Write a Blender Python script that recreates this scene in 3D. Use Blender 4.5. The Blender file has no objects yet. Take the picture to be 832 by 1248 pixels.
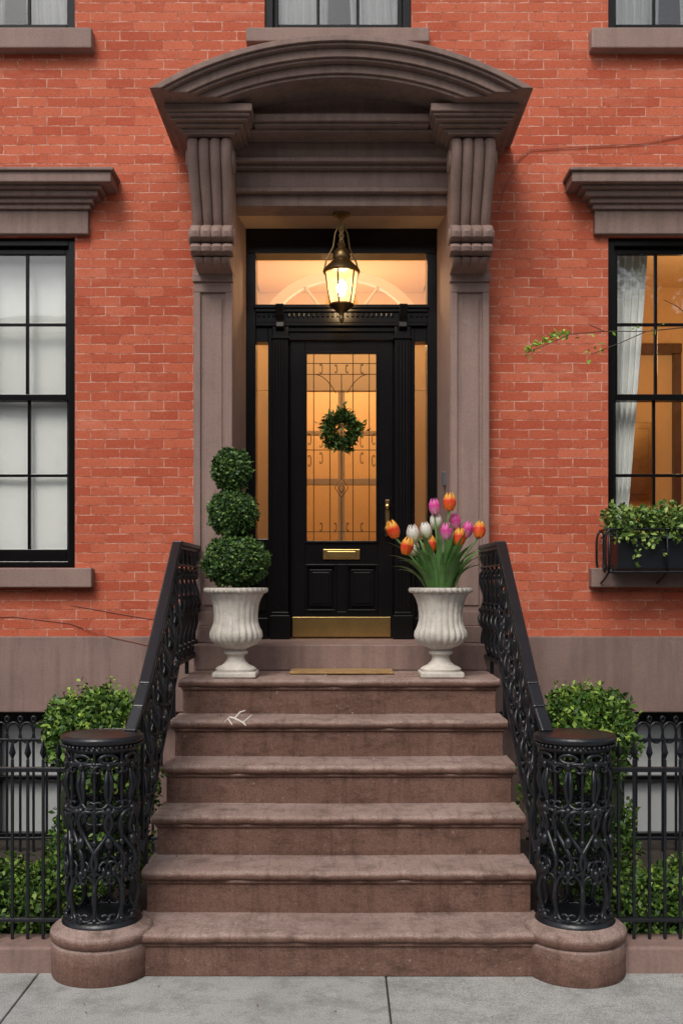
import bpy, bmesh, math, random
import numpy as np
from mathutils import Vector, Matrix
random.seed(7); rng=np.random.default_rng(11)
S=bpy.context.scene; COL=S.collection
pi=math.pi

# ------------------------------------------------ materials
def new_mat(name):
    m=bpy.data.materials.new(name); m.use_nodes=True
    nt=m.node_tree; nt.nodes.clear()
    o=nt.nodes.new('ShaderNodeOutputMaterial'); b=nt.nodes.new('ShaderNodeBsdfPrincipled')
    nt.links.new(b.outputs[0],o.inputs[0]); return m,nt,b,o
def ramp(nt,fac,stops):
    r=nt.nodes.new('ShaderNodeValToRGB'); e=r.color_ramp.elements
    while len(e)<len(stops): e.new(0.5)
    for i,(p,c) in enumerate(stops):
        e[i].position=p; e[i].color=(c[0],c[1],c[2],1)
    nt.links.new(fac,r.inputs[0]); return r.outputs[0]
def noise(nt,co,scale,detail=4,rough=.6):
    n=nt.nodes.new('ShaderNodeTexNoise'); n.inputs['Scale'].default_value=scale
    n.inputs['Detail'].default_value=min(detail,5); n.inputs['Roughness'].default_value=rough
    nt.links.new(co,n.inputs['Vector']); return n.outputs['Fac']
def coord(nt):
    t=nt.nodes.new('ShaderNodeNewGeometry'); return t.outputs['Position']
def stretch(nt,co,s):
    v=nt.nodes.new('ShaderNodeVectorMath'); v.operation='MULTIPLY'; v.inputs[1].default_value=s; nt.links.new(co,v.inputs[0]); return v.outputs[0]
def mix(nt,fac,a,b,mode='MIX'):
    m=nt.nodes.new('ShaderNodeMix'); m.data_type='RGBA'; m.blend_type=mode
    if isinstance(fac,float): m.inputs[0].default_value=fac
    else: nt.links.new(fac,m.inputs[0])
    for s,v in ((6,a),(7,b)):
        if isinstance(v,tuple): m.inputs[s].default_value=(*v,1)
        else: nt.links.new(v,m.inputs[s])
    return m.outputs[2]
def bump(nt,b,h,strength,dist=.01):
    n=nt.nodes.new('ShaderNodeBump'); n.inputs['Strength'].default_value=strength; n.inputs['Distance'].default_value=dist
    nt.links.new(h,n.inputs['Height']); nt.links.new(n.outputs[0],b.inputs['Normal'])
def mat(name,c,rough=.6,var=.2,ns=3.,fs=60.,bs=.2,metal=0.,spec=.5):
    m,nt,b,o=new_mat(name); co=coord(nt)
    n1=noise(nt,co,ns,5,.65); n2=noise(nt,co,fs,3,.6)
    c0=tuple(x*(1-var) for x in c); c1=tuple(min(1,x*(1+var)) for x in c)
    a=ramp(nt,n1,[(.3,c0),(.7,c1)])
    g=ramp(nt,n2,[(.3,(1-var*.6,)*3),(.7,(1,1,1))])
    nt.links.new(mix(nt,1.0,a,g,'MULTIPLY'),b.inputs['Base Color'])
    b.inputs['Roughness'].default_value=rough; b.inputs['Metallic'].default_value=metal
    b.inputs['Specular IOR Level'].default_value=spec
    if bs: bump(nt,b,n2,bs,.004)
    return m
def mat_stone(name,c,streak=.25):
    """painted brownstone: blotches, faint vertical run-off streaks, grain"""
    m,nt,b,o=new_mat(name); co=coord(nt)
    n1=noise(nt,co,1.8,5,.7); n2=noise(nt,co,85,3,.7); n3=noise(nt,stretch(nt,co,(14,14,1.2)),1,4,.65); n4=noise(nt,co,11,4,.75)
    a=ramp(nt,n1,[(.3,tuple(x*.84 for x in c)),(.7,tuple(x*1.14 for x in c))])
    a=mix(nt,1.0,a,ramp(nt,n3,[(.32,(1-streak,)*3),(.55,(1,1,1))]),'MULTIPLY')
    a=mix(nt,1.0,a,ramp(nt,n2,[(.3,(.84,.83,.82)),(.62,(1.03,)*3)]),'MULTIPLY')
    a=mix(nt,ramp(nt,n4,[(.62,(0,0,0)),(.8,(.4,.4,.4))]),a,tuple(min(1,x*1.5) for x in c))
    nt.links.new(a,b.inputs['Base Color']); b.inputs['Roughness'].default_value=.72; b.inputs['Specular IOR Level'].default_value=.35
    bump(nt,b,n2,.3,.004); return m
def mat_brick(name='red_brick'):
    m,nt,b,o=new_mat(name); co=coord(nt)
    sx=nt.nodes.new('ShaderNodeSeparateXYZ'); nt.links.new(co,sx.inputs[0])
    add=nt.nodes.new('ShaderNodeMath'); add.operation='ADD'; nt.links.new(sx.outputs[0],add.inputs[0]); nt.links.new(sx.outputs[1],add.inputs[1])
    cx=nt.nodes.new('ShaderNodeCombineXYZ'); nt.links.new(add.outputs[0],cx.inputs[0]); nt.links.new(sx.outputs[2],cx.inputs[1])
    wn=nt.nodes.new('ShaderNodeTexNoise'); wn.inputs['Scale'].default_value=8; wn.inputs['Detail'].default_value=3; nt.links.new(co,wn.inputs['Vector'])
    sub=nt.nodes.new('ShaderNodeVectorMath'); sub.operation='SUBTRACT'; sub.inputs[1].default_value=(.5,.5,.5); nt.links.new(wn.outputs['Color'],sub.inputs[0])
    sc=nt.nodes.new('ShaderNodeVectorMath'); sc.operation='SCALE'; sc.inputs['Scale'].default_value=.011; nt.links.new(sub.outputs[0],sc.inputs[0])
    ad=nt.nodes.new('ShaderNodeVectorMath'); ad.operation='ADD'; nt.links.new(cx.outputs[0],ad.inputs[0]); nt.links.new(sc.outputs[0],ad.inputs[1])
    br=nt.nodes.new('ShaderNodeTexBrick'); nt.links.new(ad.outputs[0],br.inputs['Vector'])
    br.inputs['Scale'].default_value=1; br.inputs['Brick Width'].default_value=.205; br.inputs['Row Height'].default_value=.0667
    br.inputs['Mortar Size'].default_value=.0044; br.inputs['Mortar Smooth'].default_value=.25; br.inputs['Bias'].default_value=-.1
    br.inputs['Color1'].default_value=(.47,.098,.050,1); br.inputs['Color2'].default_value=(.61,.165,.090,1)
    br.inputs['Mortar'].default_value=(.55,.30,.23,1)
    n1=noise(nt,co,.9,5,.7); n2=noise(nt,co,60,4,.75); n3=noise(nt,stretch(nt,co,(3,3,9)),1,4,.7); n5=noise(nt,co,13,4,.7)
    mort=mix(nt,ramp(nt,n5,[(.42,(0,0,0)),(.60,(1,1,1))]),(.40,.115,.07),(.68,.37,.28))
    a=mix(nt,br.outputs['Fac'],br.outputs['Color'],mort)
    a=mix(nt,1.0,a,ramp(nt,n1,[(.3,(.88,.83,.80)),(.7,(1.05,1.07,1.08))]),'MULTIPLY')
    a=mix(nt,1.0,a,ramp(nt,n2,[(.25,(.66,.60,.58)),(.52,(1,1,1))]),'MULTIPLY')
    a=mix(nt,ramp(nt,n3,[(.55,(0,0,0)),(.80,(.40,.40,.40))]),a,(.68,.30,.21))
    a=mix(nt,ramp(nt,n5,[(.24,(.45,.45,.45)),(.36,(0,0,0))]),a,(.30,.07,.042))
    nt.links.new(a,b.inputs['Base Color']); b.inputs['Roughness'].default_value=.8
    b.inputs['Specular IOR Level'].default_value=.25
    inv=nt.nodes.new('ShaderNodeMath'); inv.operation='MULTIPLY_ADD'; inv.inputs[1].default_value=-1; nt.links.new(br.outputs['Fac'],inv.inputs[0])
    k=nt.nodes.new('ShaderNodeMath'); k.operation='MULTIPLY'; k.inputs[1].default_value=.7; nt.links.new(n2,k.inputs[0]); nt.links.new(k.outputs[0],inv.inputs[2])
    bump(nt,b,inv.outputs[0],.6,.006)
    return m
def mat_step():
    m,nt,b,o=new_mat('brownstone_step'); co=coord(nt)
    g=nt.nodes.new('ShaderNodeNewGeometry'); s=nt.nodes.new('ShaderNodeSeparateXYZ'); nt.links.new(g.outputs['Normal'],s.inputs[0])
    n1=noise(nt,co,2.6,5,.7); n2=noise(nt,co,140,4,.75); n3=noise(nt,stretch(nt,co,(7,7,16)),1,5,.78); n4=noise(nt,co,42,4,.7)
    n6=noise(nt,stretch(nt,co,(26,3,2.2)),1,4,.7)
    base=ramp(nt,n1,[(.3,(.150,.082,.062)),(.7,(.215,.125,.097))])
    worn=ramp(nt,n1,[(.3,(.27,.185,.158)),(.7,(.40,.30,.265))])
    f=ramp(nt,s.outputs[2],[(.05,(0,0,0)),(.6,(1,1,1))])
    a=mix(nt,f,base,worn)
    a=mix(nt,1.0,a,ramp(nt,n3,[(.34,(.60,.58,.56)),(.52,(1,1,1))]),'MULTIPLY')
    a=mix(nt,1.0,a,ramp(nt,n6,[(.34,(.78,.77,.76)),(.5,(1,1,1))]),'MULTIPLY')
    a=mix(nt,1.0,a,ramp(nt,n2,[(.3,(.56,.54,.53)),(.62,(1.14,1.14,1.14))]),'MULTIPLY')
    a=mix(nt,ramp(nt,n4,[(.64,(0,0,0)),(.72,(.55,.55,.55))]),a,(.43,.34,.30))
    nt.links.new(a,b.inputs['Base Color']); b.inputs['Roughness'].default_value=.8; b.inputs['Specular IOR Level'].default_value=.3
    bump(nt,b,n2,.6,.006); return m
def mat_conc():
    m,nt,b,o=new_mat('sidewalk_concrete'); co=coord(nt)
    n1=noise(nt,co,1.1,5,.7); n2=noise(nt,co,150,4,.8); n3=noise(nt,co,5,5,.78); n4=noise(nt,co,60,3,.6); n5=noise(nt,co,330,2,.6)
    a=ramp(nt,n1,[(.3,(.35,.36,.35)),(.7,(.50,.50,.485))])
    a=mix(nt,1.0,a,ramp(nt,n3,[(.34,(.66,.66,.65)),(.54,(1,1,1))]),'MULTIPLY')
    a=mix(nt,1.0,a,ramp(nt,n2,[(.34,(.45,.45,.45)),(.6,(1.15,1.15,1.15))]),'MULTIPLY')
    a=mix(nt,1.0,a,ramp(nt,n5,[(.35,(.7,.7,.7)),(.6,(1.1,1.1,1.1))]),'MULTIPLY')
    a=mix(nt,ramp(nt,n4,[(.69,(0,0,0)),(.73,(.8,.8,.8))]),a,(.14,.13,.12))
    nt.links.new(a,b.inputs['Base Color']); b.inputs['Roughness'].default_value=.9
    bump(nt,b,n2,.6,.005); return m
def mat_glass(name='window_glass',refl=.09,tint=(.97,.98,.97)):
    m,nt,b,o=new_mat(name); nt.nodes.remove(b)
    t=nt.nodes.new('ShaderNodeBsdfTransparent'); t.inputs[0].default_value=(*tint,1)
    g=nt.nodes.new('ShaderNodeBsdfGlossy'); g.inputs['Roughness'].default_value=.02
    n=nt.nodes.new('ShaderNodeTexNoise'); n.inputs['Scale'].default_value=2.5; n.inputs['Detail'].default_value=1; nt.links.new(coord(nt),n.inputs['Vector'])
    bp=nt.nodes.new('ShaderNodeBump'); bp.inputs['Strength'].default_value=.2; bp.inputs['Distance'].default_value=.02; nt.links.new(n.outputs[0],bp.inputs['Height']); nt.links.new(bp.outputs[0],g.inputs['Normal'])
    lw=nt.nodes.new('ShaderNodeFresnel'); lw.inputs[0].default_value=1.5
    ma=nt.nodes.new('ShaderNodeMath'); ma.operation='ADD'; ma.use_clamp=True; ma.inputs[1].default_value=refl-.04; nt.links.new(lw.outputs[0],ma.inputs[0])
    mx=nt.nodes.new('ShaderNodeMixShader'); nt.links.new(ma.outputs[0],mx.inputs[0]); nt.links.new(t.outputs[0],mx.inputs[1]); nt.links.new(g.outputs[0],mx.inputs[2])
    nt.links.new(mx.outputs[0],o.inputs[0]); return m
def mat_leaf(name,stops,rough=.5):
    m,nt,b,o=new_mat(name)
    g=nt.nodes.new('ShaderNodeNewGeometry')
    nt.links.new(ramp(nt,g.outputs['Random Per Island'],stops),b.inputs['Base Color'])
    b.inputs['Roughness'].default_value=rough; b.inputs['Specular IOR Level'].default_value=.35
    return m
def mat_emit(name,c,s,tmix=0.):
    m,nt,b,o=new_mat(name); nt.nodes.remove(b)
    e=nt.nodes.new('ShaderNodeEmission'); e.inputs[0].default_value=(*c,1); e.inputs[1].default_value=s
    if tmix:
        t=nt.nodes.new('ShaderNodeBsdfTransparent'); mx=nt.nodes.new('ShaderNodeMixShader'); mx.inputs[0].default_value=tmix
        nt.links.new(e.outputs[0],mx.inputs[1]); nt.links.new(t.outputs[0],mx.inputs[2]); nt.links.new(mx.outputs[0],o.inputs[0])
    else: nt.links.new(e.outputs[0],o.inputs[0])
    return m

BRICK=mat_brick(); STEP=mat_step(); CONC=mat_conc()
STONE=mat_stone('brownstone_trim',(.285,.195,.168),.14)
STONE_D=mat_stone('brownstone_hood',(.25,.172,.147),.22)
BASE=mat_stone('brownstone_base',(.26,.175,.152),.22)
BLACK=mat('black_gloss_paint',(.006,.0055,.006),.22,.2,5,30,.03,0,.25)
IRON=mat('cast_iron_paint',(.008,.010,.014),.32,.3,12,120,.35,0,.5)
BRASS=mat('aged_brass',(.62,.42,.16),.28,.12,6,50,.05,1.)
ANTBR=mat('antique_bronze',(.22,.14,.06),.35,.2,6,50,.05,.9)
WOOD=mat('dark_walnut',(.10,.05,.025),.4,.2,6,50,.05)
WHITE=mat('white_fabric',(.86,.88,.86),.9,.03,3,80,.05)
URNM=mat('weathered_urn_stone',(.60,.56,.50),.85,.26,9,90,.5)
CREAM=mat('interior_plaster',(.74,.54,.31),.9,.08,1,40,.02)
CREAMP=mat('painted_panelling',(.80,.70,.56),.6,.04,1,40,.02)
CEIL=mat('painted_soffit',(.52,.36,.22),.7,.06,2,40,.05)
DARKW=mat('dark_interior',(.10,.08,.06),.8,.2,2,30,.02)
KERB=mat('kerb_granite',(.32,.31,.30),.85,.15,3,90,.3)
ASPH=mat('asphalt',(.05,.05,.052),.9,.2,2,150,.4)
GRND=mat('ground_earth',(.12,.11,.09),.95,.3,.5,20,.3)
SOIL=mat('dark_soil',(.04,.03,.022),.95,.4,8,60,.8)
BARK=mat('tree_bark',(.09,.065,.045),.9,.3,8,50,.8)
MAT_=mat('coir_mat',(.36,.22,.09),.95,.25,20,200,.8)
LEAD=mat('lead_came',(.06,.04,.02),.35,.1,5,30,0,.8)
GREY=mat('grey_metal',(.10,.10,.12),.4,.1,5,30,0)
CABLE=mat('painted_cable',(.30,.10,.07),.7,.1,5,30,0)
SHADEB=mat('basement_blind',(.5,.52,.52),.9,.04,3,80,.05)
GLASS=mat_glass('window_glass',.13); DGLASS=mat_glass('door_glass',.07,(.95,.93,.88)); FGLASS=mat('far_glass',(.03,.035,.04),.1,.1,1,5,0)
BOX_L=mat_leaf('boxwood_leaf',[(0,(.022,.06,.012)),(.45,(.06,.135,.022)),(.8,(.13,.23,.035)),(1,(.22,.32,.06))])
TOP_L=mat_leaf('topiary_leaf',[(0,(.018,.05,.016)),(.6,(.045,.105,.028)),(1,(.11,.19,.045))])
LIME_L=mat_leaf('young_leaf',[(0,(.09,.17,.02)),(.5,(.19,.31,.04)),(1,(.32,.45,.07))])
WR_L=mat_leaf('wreath_leaf',[(0,(.025,.055,.012)),(.6,(.06,.115,.02)),(1,(.13,.19,.05))])
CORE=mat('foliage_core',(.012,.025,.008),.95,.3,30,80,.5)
TUL_L=mat('tulip_leaf',(.12,.27,.07),.42,.35,12,60,.1)

# ------------------------------------------------ object helpers
def empty(name,loc=(0,0,0)):
    e=bpy.data.objects.new(name,None); e.location=loc; e.empty_display_size=.2; COL.objects.link(e); return e
def link(o,parent):
    COL.objects.link(o)
    if parent is not None:
        o.parent=parent; o.matrix_parent_inverse=Matrix.Translation(-Vector(parent.location))
    return o
def mesh(name,verts,faces,m,parent=None,smooth=False,bevel=0,seg=2):
    me=bpy.data.meshes.new(name); me.from_pydata([tuple(v) for v in verts],[],faces); me.update()
    bm=bmesh.new(); bm.from_mesh(me); bmesh.ops.recalc_face_normals(bm,faces=bm.faces[:]); bm.to_mesh(me); bm.free()
    me.materials.append(m)
    if smooth: me.polygons.foreach_set('use_smooth',[True]*len(me.polygons))
    o=bpy.data.objects.new(name,me)
    if bevel:
        b=o.modifiers.new('bevel','BEVEL'); b.width=bevel; b.segments=seg; b.limit_method='ANGLE'; b.angle_limit=.6
    return link(o,parent)
CUBEF=[(0,1,3,2),(4,6,7,5),(0,4,5,1),(2,3,7,6),(0,2,6,4),(1,5,7,3)]
def boxes(name,L,m,parent=None,bevel=.004,seg=2):
    V=[];F=[]
    for (x0,x1,y0,y1,z0,z1) in L:
        n=len(V)
        V+=[(x,y,z) for x in sorted((x0,x1)) for y in sorted((y0,y1)) for z in sorted((z0,z1))]
        F+=[tuple(n+i for i in f) for f in CUBEF]
    return mesh(name,V,F,m,parent,bevel=bevel,seg=seg)
def sym(L): 
    return [b for (a,c,*r) in L for b in ((a,c,*r),(-c,-a,*r))]
def beams(name,L,m,parent=None,bevel=.003):
    V=[];F=[]
    for (p,q,w,h) in L:
        p=Vector(p);q=Vector(q);d=(q-p).normalized()
        up=Vector((0,0,1)) if abs(d.z)<.95 else Vector((0,1,0))
        s=d.cross(up).normalized(); u=s.cross(d).normalized(); n=len(V)
        for e in (p,q):
            for a in (-1,1):
                for b in (-1,1): V.append(e+s*a*w/2+u*b*h/2)
        F+=[tuple(n+i for i in f) for f in CUBEF]
    return mesh(name,V,F,m,parent,bevel=bevel)
def prism(name,pts,axis,a,b,m,parent=None,bevel=0,smooth=False):
    def P(u,v,w): return {'x':(w,u,v),'y':(u,w,v),'z':(u,v,w)}[axis]
    n=len(pts); V=[P(u,v,a) for u,v in pts]+[P(u,v,b) for u,v in pts]
    F=[tuple(range(n)),tuple(range(2*n-1,n-1,-1))]+[(i,(i+1)%n,n+(i+1)%n,n+i) for i in range(n)]
    return mesh(name,V,F,m,parent,bevel=bevel,smooth=smooth)
def lathe(name,prof,c,m,parent=None,seg=48,fn=None,smooth=True,bevel=0):
    V=[];F=[]
    for i,(r,z) in enumerate(prof):
        for j in range(seg):
            a=2*pi*j/seg; rr=r*(fn(i,r,z,a) if fn else 1)
            V.append((c[0]+rr*math.cos(a),c[1]+rr*math.sin(a),c[2]+z))
    for i in range(len(prof)-1):
        for j in range(seg):
            k=(j+1)%seg; F.append((i*seg+j,i*seg+k,(i+1)*seg+k,(i+1)*seg+j))
    F.append(tuple(range(seg))); n=(len(prof)-1)*seg; F.append(tuple(range(n+seg-1,n-1,-1)))
    o=mesh(name,V,F,m,parent,smooth=smooth,bevel=bevel)
    if smooth:
        e=o.modifiers.new('es','EDGE_SPLIT'); e.split_angle=math.radians(50)
    return o
def wires(name,PL,r,m,parent=None,res=2,radii=None,taper=None):
    cu=bpy.data.curves.new(name,'CURVE'); cu.dimensions='3D'; cu.bevel_depth=r; cu.bevel_resolution=res; cu.use_fill_caps=True
    for k,pl in enumerate(PL):
        s=cu.splines.new('POLY'); s.points.add(len(pl)-1); n=len(pl)
        for i,p in enumerate(pl):
            s.points[i].co=(*p,1)
            if radii: s.points[i].radius=radii[k][i]
            elif taper: s.points[i].radius=taper+(1.25-taper)*math.sin(pi*i/(n-1))+ (.45 if i in (0,n-1) else 0)
    cu.materials.append(m); o=bpy.data.objects.new(name,cu); return link(o,parent)
bm0=bmesh.new(); bmesh.ops.create_uvsphere(bm0,u_segments=10,v_segments=6,radius=1)
SV=np.array([v.co[:] for v in bm0.verts]); SF=[tuple(v.index for v in f.verts) for f in bm0.faces]; bm0.free()
def blobs(name,L,m,parent=None):
    V=[];F=[]
    for (c,a,b,d) in L:
        n=len(V); V+=list(map(tuple,SV*np.array([a,b,d])+np.array(c))); F+=[tuple(n+i for i in f) for f in SF]
    return mesh(name,V,F,m,parent,smooth=True)
def clothoid(kind,turn=5.0,n=32):
    s=np.linspace(-1,1,n); ds=s[1]-s[0]
    th=turn*(s**2) if kind=='S' else turn*s**3
    x=np.cumsum(np.cos(th))*ds; y=np.cumsum(np.sin(th))*ds
    P=np.stack([x,y],1); P-=P[n//2]
    if kind=='C': P=P[:,::-1]
    else:
        d=P[-1]-P[0]; a=math.atan2(d[1],d[0]); R=np.array([[math.cos(-a),-math.sin(-a)],[math.sin(-a),math.cos(-a)]]); P=(P@R.T)[:,::-1]
    h=P[:,1].max()-P[:,1].min(); P=P/h
    P[:,0]-=(P[:,0].max()+P[:,0].min())/2; P[:,1]-=(P[:,1].max()+P[:,1].min())/2
    return P
def leaves(name,pos,nrm,size,m,parent=None,jit=.8,asp=.5):
    n=len(pos); d=nrm+rng.normal(0,jit,(n,3)); d/=np.linalg.norm(d,axis=1)[:,None]
    r=rng.normal(0,1,(n,3)); t=np.cross(d,r); t/=np.linalg.norm(t,axis=1)[:,None]
    b=np.cross(d,t); L=(size*(.6+.8*rng.random(n)))[:,None]
    ax=d*.6+t*.8; ax/=np.linalg.norm(ax,axis=1)[:,None]
    nn=np.cross(ax,b)
    V=np.stack([pos,pos+ax*L*.5+b*L*asp*.5+nn*L*.1,pos+ax*L,pos+ax*L*.5-b*L*asp*.5+nn*L*.1],1).reshape(-1,3)
    me=bpy.data.meshes.new(name); me.vertices.add(4*n); me.vertices.foreach_set('co',V.ravel())
    me.loops.add(4*n); me.loops.foreach_set('vertex_index',np.arange(4*n))
    me.polygons.add(n); me.polygons.foreach_set('loop_start',np.arange(n)*4)
    me.update(calc_edges=True); me.validate(); me.materials.append(m)
    return link(bpy.data.objects.new(name,me),parent)
def ball_points(c,r,n,inner=.72,lump=.1,freq=4.):
    d=rng.normal(0,1,(n,3)); d/=np.linalg.norm(d,axis=1)[:,None]
    ph=rng.random(6)*6.28
    l=np.sin(d[:,0]*freq+ph[0])*np.sin(d[:,1]*freq+ph[1])+np.sin(d[:,2]*freq*1.3+ph[2])*np.sin(d[:,0]*freq*1.7+ph[3])
    rad=(inner+(1.0-inner)*rng.random(n)**.6)*(1+lump*l)
    return np.array(c)+d*rad[:,None]*np.array(r),d
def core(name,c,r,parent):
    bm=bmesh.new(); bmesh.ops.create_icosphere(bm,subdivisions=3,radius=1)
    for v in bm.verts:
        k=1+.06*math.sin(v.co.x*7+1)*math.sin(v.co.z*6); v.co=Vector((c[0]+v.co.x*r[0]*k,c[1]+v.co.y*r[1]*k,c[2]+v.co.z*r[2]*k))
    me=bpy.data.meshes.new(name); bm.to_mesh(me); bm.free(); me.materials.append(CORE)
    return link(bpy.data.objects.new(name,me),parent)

# ================================================= GROUND
mesh('ground',[(-400,-400,-.17),(400,-400,-.17),(400,400,-.17),(-400,400,-.17)],[(0,1,2,3)],GRND)
mesh('road',[(-80,-9,-.13),(80,-9,-.13),(80,.72,-.13),(-80,.72,-.13)],[(0,1,2,3)],ASPH)
boxes('kerb',[(x,x+2.39,.7,.9,-.17,.0) for x in [i*2.4-24 for i in range(20)]],KERB,bevel=.012)
xs=[-1.44+1.65*i for i in range(-10,12)]; ys=[.91,2.3,3.68,5.09]
boxes('sidewalk',[(xs[i]+.004,xs[i+1]-.004,ys[j]+.004,ys[j+1]-.004,-.12,random.uniform(-.002,.002)) for i in range(len(xs)-1) for j in range(3)],CONC,bevel=.006)
boxes('sidewalk_bed',[(-18,18,.9,5.2,-.15,-.012)],SOIL,bevel=0)
boxes('garden_soil',[(-6,-.9,5.28,7.6,-.15,.03),(.9,6,5.28,7.6,-.15,.03)],SOIL,bevel=0)

# ---- across the street (seen only as reflections)
O=empty('row_house',(0,-17,0))
boxes('facade',[(-34,34,-22,-17,-.17,9.5)],STONE_D,O,bevel=0)
boxes('far_cornice',[(-34.3,34.3,-22,-16.6,9.5,10.0)],BLACK,O,bevel=0)
boxes('far_windows',[(-33+i*2.2,-31.9+i*2.2,-17.0,-16.96,z,z+2) for i in range(30) for z in (1.3,4.3,7.1)],FGLASS,O,bevel=0)
boxes('far_sills',[(-33.1+i*2.2,-31.8+i*2.2,-17.0,-16.85,z,z+.14) for i in range(30) for z in (1.14,4.14,6.94,3.32,6.32,9.12)],STONE,O,bevel=0)
boxes('sidewalk',[(-40,40,-16.59,-9.2,-.15,0)],CONC,None,bevel=0)

# ================================================= HOUSE
H=empty('brick_house',(0,7.5,0))
WY=7.5
ops=[(-2.872,-1.872,1.963,4.294),(1.872,2.872,1.963,4.294),(-.76,.76,.951,4.46),
     (-2.872,-1.872,5.72,8.0),(1.872,2.872,5.72,8.0),(-.54,.49,5.72,8.0)]
X=sorted({-6,6}|{o[0] for o in ops}|{o[1] for o in ops}); Z=sorted({.951,8.8}|{o[2] for o in ops}|{o[3] for o in ops})
V=[];F=[]
def quad(a,b,c,d): 
    n=len(V); V.extend([a,b,c,d]); F.append((n,n+1,n+2,n+3))
for i in range(len(X)-1):
    for j in range(len(Z)-1):
        cx=(X[i]+X[i+1])/2; cz=(Z[j]+Z[j+1])/2
        if any(o[0]<cx<o[1] and o[2]<cz<o[3] for o in ops): continue
        quad((X[i],WY,Z[j]),(X[i+1],WY,Z[j]),(X[i+1],WY,Z[j+1]),(X[i],WY,Z[j+1]))
for o in ops:
    a,b,c,d=o
    quad((a,WY,c),(a,WY+.3,c),(a,WY+.3,d),(a,WY,d)); quad((b,WY,c),(b,WY,d),(b,WY+.3,d),(b,WY+.3,c))
    quad((a,WY,d),(a,WY+.3,d),(b,WY+.3,d),(b,WY,d)); quad((a,WY,c),(b,WY,c),(b,WY+.3,c),(a,WY+.3,c))
me=bpy.data.meshes.new('brick_wall'); me.from_pydata(V,[],F); me.materials.append(BRICK); link(bpy.data.objects.new('brick_wall',me),H)
boxes('side_walls',[(-6,-5.7,7.51,13,0,8.8),(5.7,6,7.51,13,0,8.8),(-6,6,13,13.3,0,8.8)],BRICK,H,bevel=0)
boxes('roof',[(-6.05,6.05,7.45,13.3,8.8,8.95)],STONE_D,H)
boxes('upper_floor',[(-5.7,5.7,7.8,13,5.0,5.2)],DARKW,H,bevel=0)
boxes('ground_floor',[(-5.7,5.7,7.8,13,1.2,1.43)],DARKW,H,bevel=0)
boxes('base_band',sym([(1.0,6,7.46,7.8,.951,1.482)]),BASE,H,bevel=.008)
boxes('basement_wall',sym([(.9,1.95,7.62,7.8,0,.95),(3.0,6,7.62,7.8,0,.95)]),BASE,H)
for sx in (-1,1):
    L=[(1.95,2.0,7.66,7.72,0,.95),(2.95,3.0,7.66,7.72,0,.95),(2.45,2.5,7.66,7.72,.06,.86),(2.0,2.95,7.66,7.72,.86,.95),(2.0,2.95,7.66,7.72,0,.06),(2.0,2.95,7.665,7.715,.44,.47)]
    if sx<0: L=[(-b,-a,*r) for a,b,*r in L]
    boxes('basement_window_frame',L,BLACK,H)
    x0,x1=sorted((sx*2,sx*2.95))
    boxes('basement_shade',[(x0,x1,7.74,7.76,.02,.93)],SHADEB,H,bevel=0)
    bars=[];loops=[]
    for i in range(22):
        x=sx*(1.28+i*.09)
        bars.append(((x,7.25,.03),(x,7.25,.84),.016,.016))
        loops.append([(x+sx*.045+.045*math.cos(a),7.25,.84+.07*math.sin(a)) for a in np.linspace(0,2*pi,15)])
        loops.append([(x+.012*math.cos(a),7.25,.93+.02*math.sin(a)) for a in np.linspace(0,2*pi,9)])
    bars+= [((sx*1.25,7.25,.79),(sx*3.3,7.25,.79),.02,.02),((sx*1.25,7.25,.12),(sx*3.3,7.25,.12),.02,.02)]
    g=empty('basement_grille',(sx*2.2,7.25,0)); beams('bars',bars,IRON,g); wires('loops',loops,.008,IRON,g,1)

# ---- windows
def window(x0,x1,z0,z1,zm,kind):
    fr=.055; y=7.59
    L=[(x0,x0+fr,y-.05,y+.12,z0,z1),(x1-fr,x1,y-.05,y+.12,z0,z1),(x0+fr,x1-fr,y-.05,y+.12,z1-fr,z1),(x0+fr,x1-fr,y-.05,y+.12,z0,z0+.045)]
    a,b=x0+fr,x1-fr
    for (u0,u1,yy,bt,tp) in ((zm-.02,z1-fr,y,.045,.045),(z0+.045,zm+.025,y+.045,.09,.045)):
        L+=[(a,a+.035,yy,yy+.04,u0,u1),(b-.035,b,yy,yy+.04,u0,u1),(a+.035,b-.035,yy,yy+.04,u1-tp,u1),(a+.035,b-.035,yy,yy+.04,u0,u0+bt)]
        ia,ib=a+.035,b-.035; w=(ib-ia)/3; zc=(u0+bt+u1-tp)/2
        for k in (1,2): L.append((ia+k*w-.011,ia+k*w+.011,yy+.005,yy+.032,u0+bt,u1-tp))
        L.append((ia,ib,yy+.007,yy+.03,zc-.011,zc+.011))
        mesh('window_pane',[(ia,yy+.02,u0+bt),(ib,yy+.02,u0+bt),(ib,yy+.02,u1-tp),(ia,yy+.02,u1-tp)],[(0,1,2,3)],GLASS,H)
    boxes('window_sash',L,BLACK,H,bevel=.004)
def cloth(name,top,bot,z0,z1,y,amp=.03,waves=9,m=WHITE,nx=90,nz=24):
    V=[];F=[]
    for j in range(nz+1):
        t=j/nz; z=z0+(z1-z0)*t; s=t**.7
        a=bot[0]+(top[0]-bot[0])*s; b=bot[1]+(top[1]-bot[1])*s
        for i in range(nx+1):
            u=i/nx; V.append((a+(b-a)*u,y+amp*math.sin(u*waves*2*pi+.6*math.sin(t*5))+.3*amp*math.sin(u*waves*5.3+t*3),z))
    for j in range(nz):
        for i in range(nx):
            n=j*(nx+1)+i; F.append((n,n+1,n+nx+2,n+nx+1))
    return mesh(name,V,F,m,H,smooth=True)
window(-2.872,-1.872,1.963,4.294,3.175,'l'); window(1.872,2.872,1.963,4.294,3.175,'r')
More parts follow.
